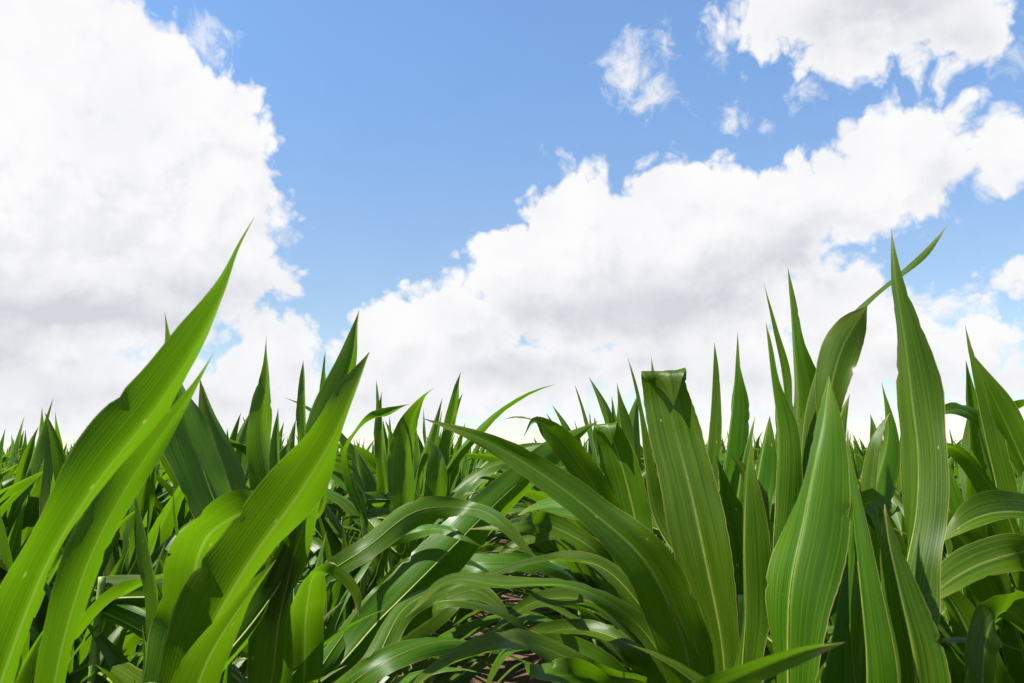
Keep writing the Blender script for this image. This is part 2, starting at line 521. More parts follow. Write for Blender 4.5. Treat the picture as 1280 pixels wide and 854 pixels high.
def grow_plan(seed, H=1.0):
    """the list of leaf parameters of one plant; H scales the height"""
    r = random.Random(seed)
    plane = r.uniform(-.3, .3)
    erect = (seed % 2 == 0)
    plan = []
    n = r.choice((10, 11, 11, 12))
    for k in range(n):
        q = k / (n - 1)
        h = (0.12 + 0.68 * q ** 0.9) * H
        phi = plane + (PI if k % 2 else 0) + r.uniform(-.45, .45)
        if q > 0.72:          # whorl
            e0 = math.radians(r.uniform(70, 88)); droop = r.uniform(0.0, 0.35)
            L = r.uniform(0.34, 0.56) * (1.0 if q < 0.95 else 0.85); W = r.uniform(0.055, 0.085)
            if q < 0.85 and r.random() < 0.35: droop = r.uniform(0.8, 1.6)
            tw = r.uniform(-1.6, 1.6)
        elif q > 0.35:
            e0 = math.radians(r.uniform(56, 72)); droop = r.uniform(0.9, 2.1)
            if erect: e0 += math.radians(10); droop *= 0.55
            L = r.uniform(0.68, 0.90) - (0.16 if erect else 0); W = r.uniform(0.072, 0.095)
            tw = r.uniform(-1.0, 1.0)
        else:
            e0 = math.radians(r.uniform(45, 62)); droop = r.uniform(1.4, 2.4)
            if erect: e0 += math.radians(12); droop *= 0.7
            L = r.uniform(0.45, 0.65) + (0 if erect else 0.15); W = r.uniform(0.055, 0.075)
            tw = r.uniform(-.8, .8)
        plan.append(dict(base=(0, 0, h), phi=phi, e0=e0, droop=droop, L=L * H ** 0.5, W=W, twist=tw, bend=r.uniform(-.5, .5),
                         fold=r.uniform(.12, .55) + (0.25 if q > .72 else 0), ripple=r.uniform(.003, .010), seed=r.randint(0, 99999), dp=r.uniform(1.5, 2.6)))
    return plan, 0.80 * H

PROTO = []          # near prototypes: list of (stalk mesh, [leaf meshes])
for k in range(12):
    plan, hs = grow_plan(100 + k)
    sv, sf = stalk_geo(hs, seed=k)
    sm = mesh_from('stalk', sv, sf, None, M_STALK)
    lm = []
    for q in plan:
        V, FC, UV, _ = grown_leaf(nseg=18, cols=6, **q)
        lm.append(mesh_from('leaf', V, FC, UV, M_LEAF))
    PROTO.append((sm, lm))

def put_proto(i, loc, rz, sc, tilt, label, group):
    root = plant_root(loc, label, group)
    root.rotation_euler = (tilt[0], tilt[1], rz)
    root.scale = (sc, sc, sc)
    sm, lm = PROTO[i]
    link('stalk', sm, root)
    for me in lm: link('leaf', me, root)
    return root

# ------------------------------------------------------------------ plants fitted to the photograph
HERO = []
def hero(loc, stalk_h, label, leaves, low=5, seed=0, group=None):
    """loc: foot of the plant. leaves: dict(pts=[(px,py,Y,width_px,turn)] base to tip, h=height of attachment or None, ...)"""
    root = plant_root((loc[0], loc[1], 0), label, group)
    foot = Vector((loc[0], loc[1], 0))
    sv, sf = stalk_geo(stalk_h, r0=0.015, seed=seed)
    link('stalk', mesh_from('stalk', sv, sf, None, M_STALK), root)
    for q in leaves:
        P, W, D = [], [], []
        raw = []
        for (px, py, Y, w, turn) in q['pts']:
            raw.append((at(px, py, Y), w / F * Y, turn))
        if q.get('h') is not None:
            b = foot + Vector((0, 0, q['h']))
            nx = raw[0][0]
            raw.insert(0, (b, 0.045, raw[0][2]))
            if (nx - b).length > 0.35:
                mid = b.lerp(nx, 0.5) + Vector((0, 0, (nx - b).length * q.get('sag', 0.04)))
                raw.insert(1, (mid, (0.05 + raw[1][1]) / 2, raw[1][2]))
        n = len(raw); upr = 0.0
        span = raw[-1][0] - raw[0][0]
        if abs(q['pts'][-1][0] - q['pts'][0][0]) > 1.1 * abs(q['pts'][-1][1] - q['pts'][0][1]) and q['pts'][-1][1] > 560 and 450 < q['pts'][-1][0] < 800:
            rk = random.Random(q.get('seed', 1) * 7 + 1)
            tw = rk.uniform(-30, 30)
            for i in range(1, n):
                p0, w0, t0 = raw[i]
                amp = 0.022 if i < n - 1 else 0.03
                raw[i] = (p0 + Vector((rk.uniform(-amp, amp), rk.uniform(-.05, .05), rk.uniform(-amp, amp))), w0 * rk.uniform(.52, .78), t0 + rk.uniform(-16, 16) + tw * i / n)
        for i in range(n):
            p = raw[i][0]
            tg = (raw[min(i + 1, n - 1)][0] - raw[max(i - 1, 0)][0]).normalized()
            if q.get('side'):
                P.append(p); W.append(raw[i][1]); D.append(Vector(q['side']).normalized()); continue
            view = (p - CAM).normalized()
            side = tg.cross(view).normalized()
            turn = raw[i][2]
            if q.get('raw'):
                pass
            elif group == GR:
                turn = -turn - 30 * max(0.0, tg.z)
            elif tg.z > 0.3:
                turn = turn + 22
            side = Matrix.Rotation(math.radians(turn), 3, tg) @ side
            wk = 1 / max(math.cos(math.radians(turn)), 0.72) if abs(turn) < 60 else 1.0
            upr += abs(tg.z) / n
            P.append(p); W.append(raw[i][1] * wk); D.append(side)
        W[-1] = 0.0 if not q.get('blunt') else W[-1]
        sec, tot = hermite(P, W, D, q.get('n', 72))
        V, FC, UV, ctr = blade_geo(sec, tot, 10, q.get('fold', 0.3) * ((-1 if upr < 0.66 else 1.0 if q.get('side') else 1.7) if group == GR else 1), q.get('ripple', 0.010), q.get('seed', len(q['pts']) * 7 + int(q['pts'][0][0])), q.get('curl', 0.0), not q.get('side'))
        V = [v - foot for v in V]
        lf = link('leaf', mesh_from('leaf', V, FC, UV, M_LEAF, 0.84 if q.get('side') else 1.0), root)
        if q.get('rib', True):
            rv, rf = rib_geo([(p - foot, a, b, c) for (p, a, b, c) in ctr], 0)
            link('midrib', mesh_from('midrib', rv, rf, None, M_RIB), lf)
    # lower leaves below the fitted ones
    r = random.Random(seed * 13 + 5)
    pl = r.uniform(0, PI)
    for k in range(low):
        V, FC, UV, _ = grown_leaf((0, 0, 0.10 + 0.10 * k), pl + (PI if k % 2 else 0) + r.uniform(-.4, .4), math.radians(r.uniform(45, 65)), r.uniform(1.2, 2.2),
                                  r.uniform(.42, .6), r.uniform(.055, .08), r.uniform(-.8, .8), r.uniform(-.4, .4), 16, 6, r.uniform(.2, .5), r.uniform(.004, .01), seed * 31 + k)
        link('leaf', mesh_from('leaf', V, FC, UV, M_LEAF), root)
    HERO.append(root)
    return root

GL = 'maize plants along the left side of the row gap'
GR = 'maize plants along the right side of the row gap'

hero((-0.56, 0.72), 0.80, 'maize plant whose broad bright leaf sweeps diagonally up from the lower left corner', [
    dict(pts=[(-8, 880, .72, 62, 20), (28, 780, .72, 68, 20), (62, 700, .72, 66, 25), (118, 610, .73, 62, 25), (196, 510, .74, 56, 30), (248, 428, .75, 46, 30), (281, 362, .76, 27, 30), (299, 310, .77, 10, 35), (318, 272, .78, 0, 40)], h=.62, fold=.5, seed=3, rib=False),
    dict(pts=[(58, 900, .69, 36, 15), (80, 800, .69, 42, 15), (112, 700, .69, 40, 20), (158, 610, .70, 32, 20), (206, 538, .71, 22, 25), (243, 484, .725, 9, 25), (268, 440, .735, 0, 30)], h=.6, fold=.25, seed=4, rib=False),
    dict(pts=[(-40, 840, .85, 30, 40), (20, 720, .85, 34, 50), (62, 640, .85, 34, 50), (95, 600, .84, 30, 40), (130, 572, .83, 0, 20)], h=.62, fold=-.4, seed=9),
], low=4, seed=1, group=GL)

hero((-0.40, 0.92), 0.82, 'maize plant with a wide glowing leaf slanting right below a sharp dark tip', [
    dict(pts=[(215, 920, .88, 44, 20), (258, 800, .88, 60, 22), (318, 695, .88, 68, 22), (376, 615, .89, 72, 22), (418, 545, .90, 58, 25), (440, 495, .91, 34, 25), (462, 440, .93, 0, 25)], h=.68, fold=.45, seed=12, rib=False),
    dict(pts=[(225, 930, .84, 46, 20), (262, 822, .84, 48, 20), (300, 760, .845, 30, 20), (345, 700, .86, 0, 20)], h=.66, fold=.3, seed=14, rib=False),
    dict(pts=[(365, 700, 1.0, 44, 10), (400, 580, 1.0, 48, 10), (424, 500, 1.0, 40, 12), (440, 440, 1.0, 18, 15), (449, 388, 1.0, 0, 35)], h=.75, fold=.5, seed=15),
    dict(pts=[(330, 880, 1.0, 44, 10), (350, 770, 1.0, 46, 15), (368, 690, 1.0, 24, 25), (375, 640, 1.0, 0, 25)], h=.7, fold=.3, seed=16),
    dict(pts=[(235, 760, 1.06, 52, 20), (250, 690, 1.05, 62, 20), (278, 655, 1.0, 62, 30), (320, 640, .97, 40, 40), (350, 660, .95, 0, 40)], h=.7, fold=.2, seed=17, rib=False),
], low=4, seed=2, group=GL)

hero((-0.72, 1.45), 0.86, 'maize plant with two pointed leaves crossing behind the big diagonal leaf', [
    dict(pts=[(300, 720, 1.42, 44, 0), (262, 610, 1.42, 56, 10), (232, 520, 1.42, 50, 15), (216, 450, 1.42, 22, 25), (206, 390, 1.42, 0, 35)], h=.82, fold=.3, seed=21),
    dict(pts=[(325, 720, 1.5, 40, 0), (298, 640, 1.5, 50, -10), (275, 570, 1.5, 44, -10), (258, 515, 1.5, 20, -15), (250, 474, 1.5, 0, -20)], h=.84, fold=.35, seed=22),
    dict(pts=[(215, 880, 1.25, 52, 30), (202, 780, 1.25, 40, 40), (185, 680, 1.25, 22, 50), (166, 605, 1.25, 0, 50)], h=.7, fold=.6, seed=23),
    dict(pts=[(70, 850, 1.5, 40, 40), (130, 760, 1.42, 38, 45), (175, 730, 1.36, 28, 50), (225, 712, 1.3, 0, 50)], h=.72, fold=.3, seed=24),
    dict(pts=[(240, 800, 1.4, 26, 30), (232, 720, 1.4, 24, 40), (222, 660, 1.4, 12, 50), (216, 606, 1.4, 0, 50)], h=.8, fold=.5, seed=25),
], low=4, seed=3, group=GL)

hero((-0.78, 2.15), 0.92, 'maize plant with a narrow-tipped upright leaf against the small low cumulus', [
    dict(pts=[(352, 690, 2.1, 36, 0), (338, 600, 2.1, 42, 10), (328, 540, 2.1, 34, 15), (333, 480, 2.1, 13, 25), (333, 420, 2.1, 0, 35)], h=.9, fold=.4, seed=31),
    dict(pts=[(355, 690, 2.0, 26, 0), (350, 610, 2.0, 22, 10), (346, 560, 2.0, 12, 15), (348, 510, 2.0, 0, 25)], h=.9, fold=.5, seed=32),
    dict(pts=[(385, 640, 2.2, 22, 10), (382, 560, 2.2, 21, 15), (380, 500, 2.2, 12, 25), (379, 450, 2.2, 0, 35)], h=.92, fold=.5, seed=33),
    dict(pts=[(398, 640, 2.3, 18, 10), (402, 550, 2.3, 17, 15), (405, 490, 2.3, 10, 25), (407, 438, 2.3, 0, 35)], h=.92, fold=.5, seed=34),
    dict(pts=[(310, 700, 2.1, 30, 10), (305, 630, 2.1, 28, 15), (292, 580, 2.1, 16, 25), (284, 535, 2.1, 0, 35)], h=.88, fold=.5, seed=35),
], low=4, seed=4, group=GL)

hero((-0.40, 1.50), 0.84, 'maize plant whose pale glossy leaf arches right over the dark gap', [
    dict(pts=[(395, 745, 1.55, 34, -30), (460, 685, 1.6, 40, -45), (530, 645, 1.62, 40, -55), (588, 632, 1.6, 32, -60), (635, 655, 1.55, 24, -50), (668, 685, 1.5, 12, -40), (694, 712, 1.48, 0, -40)], h=.75, fold=.15, seed=41),
    dict(pts=[(400, 850, 1.6, 44, -20), (480, 770, 1.66, 62, -20), (560, 690, 1.72, 62, -15), (630, 620, 1.78, 48, -10), (690, 568, 1.85, 32, 0), (748, 526, 1.92, 0, 0)], h=.7, fold=.45, seed=42),
    dict(pts=[(380, 850, 1.3, 36, 15), (384, 760, 1.28, 42, 20), (396, 716, 1.24, 36, 40), (418, 722, 1.21, 34, 60), (440, 745, 1.20, 20, 70), (448, 772, 1.20, 0, 70)], h=.72, fold=.35, ripple=.016, seed=43, rib=False),
    dict(pts=[(470, 700, 1.7, 24, -20), (520, 655, 1.7, 22, -30), (560, 652, 1.65, 18, -30), (600, 680, 1.6, 12, -30), (632, 706, 1.6, 0, -30)], h=.78, fold=.3, seed=44),
    dict(pts=[(430, 870, 1.5, 34, -30), (500, 768, 1.55, 38, -50), (575, 738, 1.58, 34, -60), (640, 760, 1.6, 24, -55), (684, 812, 1.62, 0, -50)], h=.5, fold=.2, seed=46),
    dict(pts=[(420, 900, 1.35, 34, -30), (490, 815, 1.4, 40, -50), (560, 790, 1.45, 34, -60), (620, 806, 1.48, 22, -55), (655, 850, 1.5, 0, -50)], h=.45, fold=.2, seed=49),
    dict(pts=[(440, 800, 1.7, 30, -20), (480, 730, 1.72, 34, -40), (530, 700, 1.75, 32, -50), (590, 706, 1.78, 22, -55), (640, 742, 1.8, 0, -50)], h=.6, fold=.2, seed=56),
    dict(pts=[(460, 840, 1.8, 34, -30), (520, 772, 1.85, 42, -50), (590, 752, 1.88, 38, -60), (650, 775, 1.9, 24, -55), (690, 826, 1.92, 0, -50)], h=.5, fold=.25, seed=57),
    dict(pts=[(470, 790, 1.9, 30, -30), (540, 715, 1.95, 34, -50), (620, 690, 1.98, 30, -60), (690, 712, 2.0, 20, -55), (735, 760, 2.02, 0, -50)], h=.6, fold=.2, seed=47),
    dict(pts=[(500, 740, 2.2, 26, -30), (570, 672, 2.25, 30, -50), (640, 655, 2.28, 26, -60), (700, 680, 2.3, 16, -55), (735, 722, 2.32, 0, -50)], h=.65, fold=.2, seed=48),
    dict(pts=[(455, 820, 1.5, 40, -30), (520, 740, 1.55, 36, -50), (590, 722, 1.6, 30, -60), (650, 735, 1.62, 22, -55), (700, 765, 1.65, 0, -50)], h=.6, fold=.2, seed=45),
], low=5, seed=5, group=GL)

hero((-0.42, 2.35), 0.92, 'maize plant with a shield-shaped leaf and a thin blade flicking right, left of the gap', [
    dict(pts=[(505, 690, 2.2, 28, 0), (506, 620, 2.2, 38, 10), (508, 560, 2.2, 32, 15), (516, 520, 2.2, 17, 25), (526, 500, 2.2, 8, 25), (542, 485, 2.15, 0, 35)], h=.9, fold=.35, seed=51),
    dict(pts=[(477, 650, 2.4, 18, 10), (477, 570, 2.4, 15, 15), (477, 520, 2.4, 8, 25), (477, 490, 2.4, 0, 35)], h=.92, fold=.5, seed=52),
    dict(pts=[(435, 560, 2.3, 16, 40), (455, 530, 2.25, 16, 50), (480, 518, 2.2, 10, 50), (512, 505, 2.15, 0, 50)], h=.9, fold=.5, seed=53),
    dict(pts=[(560, 610, 2.6, 20, 10), (560, 560, 2.6, 20, 15), (568, 510, 2.6, 14, 25), (576, 465, 2.6, 0, 35)], h=.95, fold=.5, seed=54),
    dict(pts=[(540, 640, 2.3, 30, 10), (548, 590, 2.3, 26, 15), (546, 560, 2.3, 12, 25), (532, 545, 2.3, 0, 35)], h=.9, fold=.4, seed=55),
], low=5, seed=6, group=GL)

# right side
hero((0.36, 1.26), 0.86, 'maize plant with the broad upright leaf whose square-cut tip is folded over', [
    dict(pts=[(912, 900, 1.22, 34, 0), (902, 800, 1.22, 46, 0), (880, 690, 1.23, 74, 8), (860, 600, 1.25, 70, 10), (842, 530, 1.27, 68, 10), (832, 485, 1.275, 62, 10), (830, 466, 1.268, 58, 5),
              (831, 463, 1.258, 56, 0), (834, 470, 1.250, 46, 0), (839, 487, 1.246, 22, 0), (842, 508, 1.244, 0, 0)], h=.55, fold=.18, ripple=.004, seed=61, side=(-.86, .5, .02), n=110),
    dict(pts=[(880, 900, 1.2, 44, -10), (850, 790, 1.16, 70, -20), (805, 700, 1.14, 62, -30), (740, 640, 1.14, 48, -35), (670, 588, 1.15, 34, -30), (600, 548, 1.16, 18, -20), (528, 523, 1.17, 0, -20)], h=.6, fold=.3, seed=63),
    dict(pts=[(930, 850, 1.3, 46, 10), (918, 740, 1.3, 44, 10), (905, 650, 1.3, 36, 15), (900, 600, 1.3, 14, 25), (896, 570, 1.3, 0, 25)], h=.7, fold=.4, seed=64),
    dict(pts=[(815, 640, 1.35, 24, 30), (805, 570, 1.35, 24, 40), (798, 510, 1.35, 13, 40), (785, 448, 1.35, 0, 50)], h=.8, fold=.5, seed=65),
], low=4, seed=7, group=GR)

hero((0.36, 0.96), 0.80, 'maize plant with the wide sunlit oval leaf showing a yellow midrib', [
    dict(pts=[(990, 920, .92, 50, 0), (985, 820, .92, 72, 0), (988, 735, .92, 82, 5), (1005, 650, .93, 80, 5), (1020, 570, .94, 54, 8), (1030, 520, .95, 28, 10), (1036, 470, .96, 0, 10)], h=.65, fold=.30, seed=71),
    dict(pts=[(720, 960, .62, 30, -40), (880, 866, .62, 30, -50), (960, 830, .62, 24, -60), (1010, 812, .62, 14, -60), (1056, 803, .62, 0, -60)], h=.66, fold=.3, seed=72),
    dict(pts=[(940, 900, 1.0, 44, 0), (932, 760, 1.0, 42, 10), (930, 660, 1.0, 34, 15), (934, 590, 1.0, 14, 25), (940, 545, 1.0, 0, 25)], h=.7, fold=.4, seed=73),
    dict(pts=[(1020, 880, .98, 60, 30), (1040, 800, .98, 44, 35), (1052, 720, .99, 20, 40), (1060, 660, 1.0, 0, 40)], h=.65, fold=.3, seed=74),
], low=4, seed=8, group=GR)

hero((0.47, 0.92), 0.82, 'maize plant with the tallest straight leaf rising to a needle tip at right', [
    dict(pts=[(1130, 930, .90, 60, 60), (1122, 800, .90, 60, 40), (1132, 715, .91, 54, 20), (1146, 640, .92, 58, 8), (1148, 570, .93, 62, 0), (1140, 500, .94, 55, 0), (1130, 420, .95, 40, -5), (1119, 350, .96, 18, -10), (1114, 286, .97, 0, -10)], h=.65, fold=.35, seed=81),
    dict(pts=[(1150, 920, .86, 90, -20), (1142, 820, .86, 74, -20), (1122, 730, .87, 44, -20), (1110, 670, .88, 20, -25), (1106, 630, .89, 0, -30)], h=.66, fold=.3, seed=82),
    dict(pts=[(1092, 930, .86, 44, 30), (1082, 800, .86, 36, 40), (1070, 680, .87, 24, 45), (1062, 590, .88, 9, 50), (1058, 535, .885, 0, 50)], h=.66, fold=.7, seed=83),
    dict(pts=[(1080, 900, .98, 70, 0), (1078, 780, .98, 70, 5), (1085, 690, .98, 60, 10), (1090, 640, .97, 48, 15), (1094, 634, .955, 40, 40), (1098, 650, .945, 30, 60), (1102, 690, .94, 0, 60)], h=.65, fold=.2, seed=84),
], low=4, seed=9, group=GR)

hero((0.46, 1.34), 0.88, 'maize plant with a cluster of tall upright tips and one pale twisted streamer pointing right', [
    dict(pts=[(985, 700, 1.32, 44, 0), (992, 590, 1.32, 50, 5), (996, 510, 1.32, 44, 8), (992, 430, 1.32, 24, 10), (985, 335, 1.32, 0, 15)], h=.8, fold=.4, seed=91),
    dict(pts=[(968, 720, 1.26, 24, 10), (970, 620, 1.26, 32, 20), (972, 540, 1.26, 32, 25), (964, 470, 1.26, 16, 30), (957, 403, 1.26, 0, 35)], h=.8, fold=.5, seed=92),
    dict(pts=[(985, 560, 1.42, 26, 40), (978, 470, 1.42, 16, 45), (966, 410, 1.42, 10, 50), (955, 354, 1.42, 0, 50)], h=.85, fold=.5, seed=93),
    dict(pts=[(1022, 640, 1.22, 24, -5), (1034, 530, 1.22, 26, 0), (1042, 470, 1.22, 44, 5), (1056, 428, 1.22, 48, 10), (1071, 402, 1.22, 34, 10), (1084, 383, 1.22, 0, 10)], h=.8, fold=.2, seed=94, raw=True),
    dict(pts=[(1000, 600, 1.30, 20, -50), (1010, 500, 1.30, 20, -55), (1036, 430, 1.30, 20, -60), (1075, 385, 1.30, 18, -62), (1120, 345, 1.30, 17, -62), (1158, 310, 1.30, 13, -60), (1184, 282, 1.30, 0, -60)], h=.8, fold=.25, seed=97, raw=True, rib=False),
    dict(pts=[(900, 800, 1.5, 34, 5), (912, 690, 1.5, 40, 5), (922, 620, 1.5, 32, 10), (930, 570, 1.5, 15, 10), (944, 520, 1.5, 0, 10)], h=.78, fold=.4, seed=191),
    dict(pts=[(962, 800, 1.38, 34, -10), (955, 700, 1.38, 38, -10), (944, 630, 1.38, 30, -10), (930, 590, 1.38, 14, -10), (912, 566, 1.38, 0, -10)], h=.76, fold=.4, seed=192),
    dict(pts=[(1010, 780, 1.45, 34, 5), (1020, 660, 1.45, 36, 5), (1030, 590, 1.45, 28, 10), (1046, 530, 1.45, 14, 20), (1062, 492, 1.45, 0, 20)], h=.82, fold=.4, seed=193),
    dict(pts=[(1052, 800, 1.5, 30, 5), (1072, 690, 1.5, 36, 5), (1096, 600, 1.5, 30, 10), (1110, 540, 1.5, 14, 10), (1102, 478, 1.5, 0, 10)], h=.82, fold=.4, seed=194),
    dict(pts=[(930, 760, 1.4, 36, 0), (938, 660, 1.4, 40, 10), (950, 580, 1.4, 28, 15), (962, 520, 1.4, 0, 25)], h=.8, fold=.4, seed=95),
    dict(pts=[(1068, 700, 1.3, 34, 30), (1076, 600, 1.3, 34, 40), (1090, 545, 1.3, 20, 50), (1112, 516, 1.3, 0, 60)], h=.82, fold=.4, seed=96),
], low=4, seed=10, group=GR)

hero((0.42, 1.95), 0.90, 'maize plant with a bent-over blade tip just left of the square-cut leaf', [
    dict(pts=[(808, 720, 1.9, 30, 0), (792, 640, 1.9, 50, 8), (778, 585, 1.9, 50, 10), (766, 550, 1.9, 42, 20), (759, 532, 1.89, 32, 10), (758, 529, 1.88, 30, 0), (760, 534, 1.87, 22, 0), (765, 556, 1.865, 0, 0)],
         h=.82, fold=.18, ripple=.004, seed=101, side=(-.86, .5, .02), n=90),
    dict(pts=[(800, 650, 2.0, 20, 10), (782, 570, 2.0, 20, 10), (774, 520, 2.0, 13, 20), (771, 478, 2.0, 0, 30)], h=.88, fold=.4, seed=103),
    dict(pts=[(830, 620, 2.0, 18, 10), (818, 540, 2.0, 18, 10), (815, 490, 2.0, 9, 20), (814, 446, 2.0, 0, 30)], h=.9, fold=.4, seed=104),
    dict(pts=[(790, 720, 1.8, 40, -10), (760, 640, 1.75, 36, -25), (720, 575, 1.72, 34, -30), (685, 535, 1.7, 24, -10), (668, 525, 1.69, 8, 0), (655, 545, 1.68, 0, 10)], h=.8, fold=.3, seed=105),
    dict(pts=[(800, 790, 1.8, 40, -20), (745, 690, 1.75, 36, -40), (690, 650, 1.72, 34, -50), (640, 645, 1.7, 20, -50), (600, 660, 1.69, 0, -40)], h=.7, fold=.25, seed=106),
], low=5, seed=11, group=GR)

hero((0.40, 1.55), 0.80, 'maize plant sending long low leaves left across the patch of bare soil', [
    dict(pts=[(862, 860, 1.45, 34, -20), (810, 770, 1.42, 44, -40), (745, 715, 1.4, 40, -50), (680, 696, 1.4, 32, -55), (610, 702, 1.4, 20, -50), (560, 720, 1.4, 0, -40)], h=.55, fold=.2, seed=111),
    dict(pts=[(840, 880, 1.35, 34, -20), (790, 790, 1.32, 40, -45), (720, 742, 1.3, 36, -55), (640, 730, 1.3, 30, -60), (560, 745, 1.3, 18, -55), (515, 770, 1.3, 0, -40)], h=.5, fold=.2, seed=112),
    dict(pts=[(800, 880, 1.3, 26, -20), (750, 824, 1.2, 28, -40), (690, 803, 1.15, 36, -50), (620, 810, 1.1, 36, -55), (555, 838, 1.05, 30, -60), (470, 890, 1.0, 0, -60)], h=.5, fold=.25, seed=113),
    dict(pts=[(860, 880, 1.7, 28, -10), (790, 800, 1.7, 36, -40), (730, 762, 1.7, 34, -50), (670, 760, 1.7, 26, -55), (590, 790, 1.7, 14, -50), (550, 826, 1.7, 0, -50)], h=.45, fold=.2, seed=120),
    dict(pts=[(800, 930, 1.2, 30, -10), (760, 868, 1.18, 38, -40), (700, 838, 1.15, 38, -50), (640, 842, 1.12, 26, -55), (590, 870, 1.1, 0, -50)], h=.42, fold=.2, seed=128),
    dict(pts=[(790, 900, 1.45, 34, -10), (740, 830, 1.44, 46, -40), (690, 806, 1.43, 44, -50), (640, 820, 1.42, 30, -55), (596, 858, 1.4, 0, -50)], h=.42, fold=.25, seed=129),
    dict(pts=[(850, 830, 2.6, 26, -10), (770, 735, 2.6, 32, -40), (700, 706, 2.6, 32, -50), (630, 716, 2.6, 20, -55), (590, 752, 2.6, 0, -50)], h=.5, fold=.25, seed=130),
    dict(pts=[(850, 860, 1.9, 28, -10), (790, 775, 1.92, 34, -40), (720, 748, 1.94, 32, -50), (655, 765, 1.96, 20, -55), (610, 806, 1.98, 0, -50)], h=.5, fold=.2, seed=117),
    dict(pts=[(830, 800, 2.2, 28, -10), (770, 705, 2.22, 32, -40), (700, 672, 2.24, 28, -50), (640, 684, 2.26, 18, -55), (600, 722, 2.28, 0, -50)], h=.6, fold=.2, seed=118),
    dict(pts=[(850, 890, 1.5, 30, -10), (780, 815, 1.5, 34, -40), (715, 790, 1.5, 32, -50), (660, 806, 1.5, 20, -55), (630, 840, 1.5, 0, -50)], h=.42, fold=.2, seed=119),
    dict(pts=[(840, 760, 1.7, 40, -10), (800, 690, 1.68, 44, -30), (740, 650, 1.66, 40, -45), (680, 640, 1.66, 28, -50), (630, 655, 1.66, 0, -50)], h=.68, fold=.25, seed=114),
    dict(pts=[(860, 700, 1.6, 34, 10), (880, 600, 1.6, 26, 15), (888, 520, 1.6, 20, 20), (893, 428, 1.6, 0, 30)], h=.78, fold=.5, seed=115),
    dict(pts=[(880, 700, 1.65, 34, 10), (902, 600, 1.65, 34, 15), (915, 510, 1.65, 22, 20), (922, 414, 1.65, 0, 30)], h=.78, fold=.5, seed=116),
], low=4, seed=12, group=GR)

hero((1.06, 1.75), 0.92, 'maize plant with one dark upright tip crossed by a paler leaf near the right edge', [
    dict(pts=[(1262, 720, 1.7, 34, 0), (1248, 620, 1.7, 36, 8), (1230, 540, 1.7, 28, 10), (1216, 470, 1.7, 14, 20), (1206, 405, 1.7, 0, 30)], h=.86, fold=.4, seed=121),
    dict(pts=[(1320, 720, 1.5, 44, 0), (1295, 620, 1.5, 46, 8), (1262, 540, 1.5, 34, 10), (1235, 485, 1.5, 16, 20), (1214, 440, 1.5, 0, 30)], h=.82, fold=.3, seed=122),
    dict(pts=[(1210, 760, 1.6, 36, 5), (1190, 660, 1.6, 40, 5), (1176, 600, 1.6, 30, 10), (1166, 560, 1.6, 15, 10), (1172, 520, 1.6, 0, 10)], h=.8, fold=.4, seed=195),
    dict(pts=[(1250, 760, 1.45, 44, 5), (1215, 690, 1.42, 46, -20), (1180, 655, 1.40, 34, -30), (1140, 650, 1.38, 0, -30)], h=.7, fold=.3, seed=196),
    dict(pts=[(1290, 780, 1.5, 36, 5), (1272, 690, 1.5, 40, 5), (1280, 600, 1.5, 30, 10), (1300, 530, 1.5, 0, 10)], h=.75, fold=.4, seed=197),
    dict(pts=[(1290, 600, 1.8, 20, -30), (1240, 540, 1.75, 20, -40), (1200, 512, 1.7, 16, -50), (1160, 522, 1.65, 0, -50)], h=.85, fold=.3, seed=123),
    dict(pts=[(1330, 580, 1.7, 20, 20), (1290, 505, 1.7, 24, 30), (1262, 520, 1.7, 16, 50), (1245, 560, 1.7, 0, 50)], h=.85, fold=.3, seed=124),
], low=4, seed=13, group=GR)

hero((0.86, 1.12), 0.78, 'maize plant with broad leaves spread level at the lower right edge', [
    dict(pts=[(1300, 690, 1.1, 44, -10), (1240, 700, 1.08, 52, -20), (1185, 728, 1.06, 40, -25), (1150, 760, 1.05, 0, -25)], h=.72, fold=.3, seed=131),
    dict(pts=[(1330, 660, 1.25, 34, -30), (1270, 640, 1.22, 38, -40), (1215, 650, 1.2, 30, -40), (1170, 680, 1.2, 0, -40)], h=.76, fold=.3, seed=132),
    dict(pts=[(1290, 790, 1.1, 40, 20), (1255, 765, 1.04, 44, 40), (1235, 790, 1.0, 42, 30), (1228, 850, .98, 30, 20), (1226, 920, .98, 0, 20)], h=.66, fold=.2, seed=133),
    dict(pts=[(1240, 880, 1.2, 50, 10), (1210, 790, 1.2, 40, 20), (1180, 740, 1.2, 24, 30), (1150, 715, 1.2, 0, 30)], h=.6, fold=.3, seed=134),
    dict(pts=[(1300, 740, 1.3, 40, 10), (1240, 610, 1.3, 24, 20), (1190, 560, 1.3, 16, 40), (1140, 560, 1.3, 0, 40)], h=.76, fold=.3, seed=135),
], low=4, seed=14, group=GR)

# ------------------------------------------------------------------ the rows behind
ROW = 0.76
STEP = 0.165
cells = []
rr = random.Random(77)
for k in range(-70, 70):
    x0 = (k + 0.5) * ROW
    y = 0.6 + rr.uniform(0, STEP)
    while y < 62:
        x = x0 + rr.uniform(-.035, .035)
        yy = y + rr.uniform(-.03, .03)
        y += STEP
        if abs(x) > 0.70 * yy + 0.45: continue
        inner = abs(x0) < 0.5
        if inner and yy < 2.55: continue
        if x0 > 0 and abs(x0) < 1.3 and yy < 2.0: continue
        if x0 < 0 and abs(x0) < 1.3 and yy < 1.9: continue
        if math.hypot(x, yy) < 1.5: continue
        cells.append((math.hypot(x, yy), x, yy))
cells.sort()
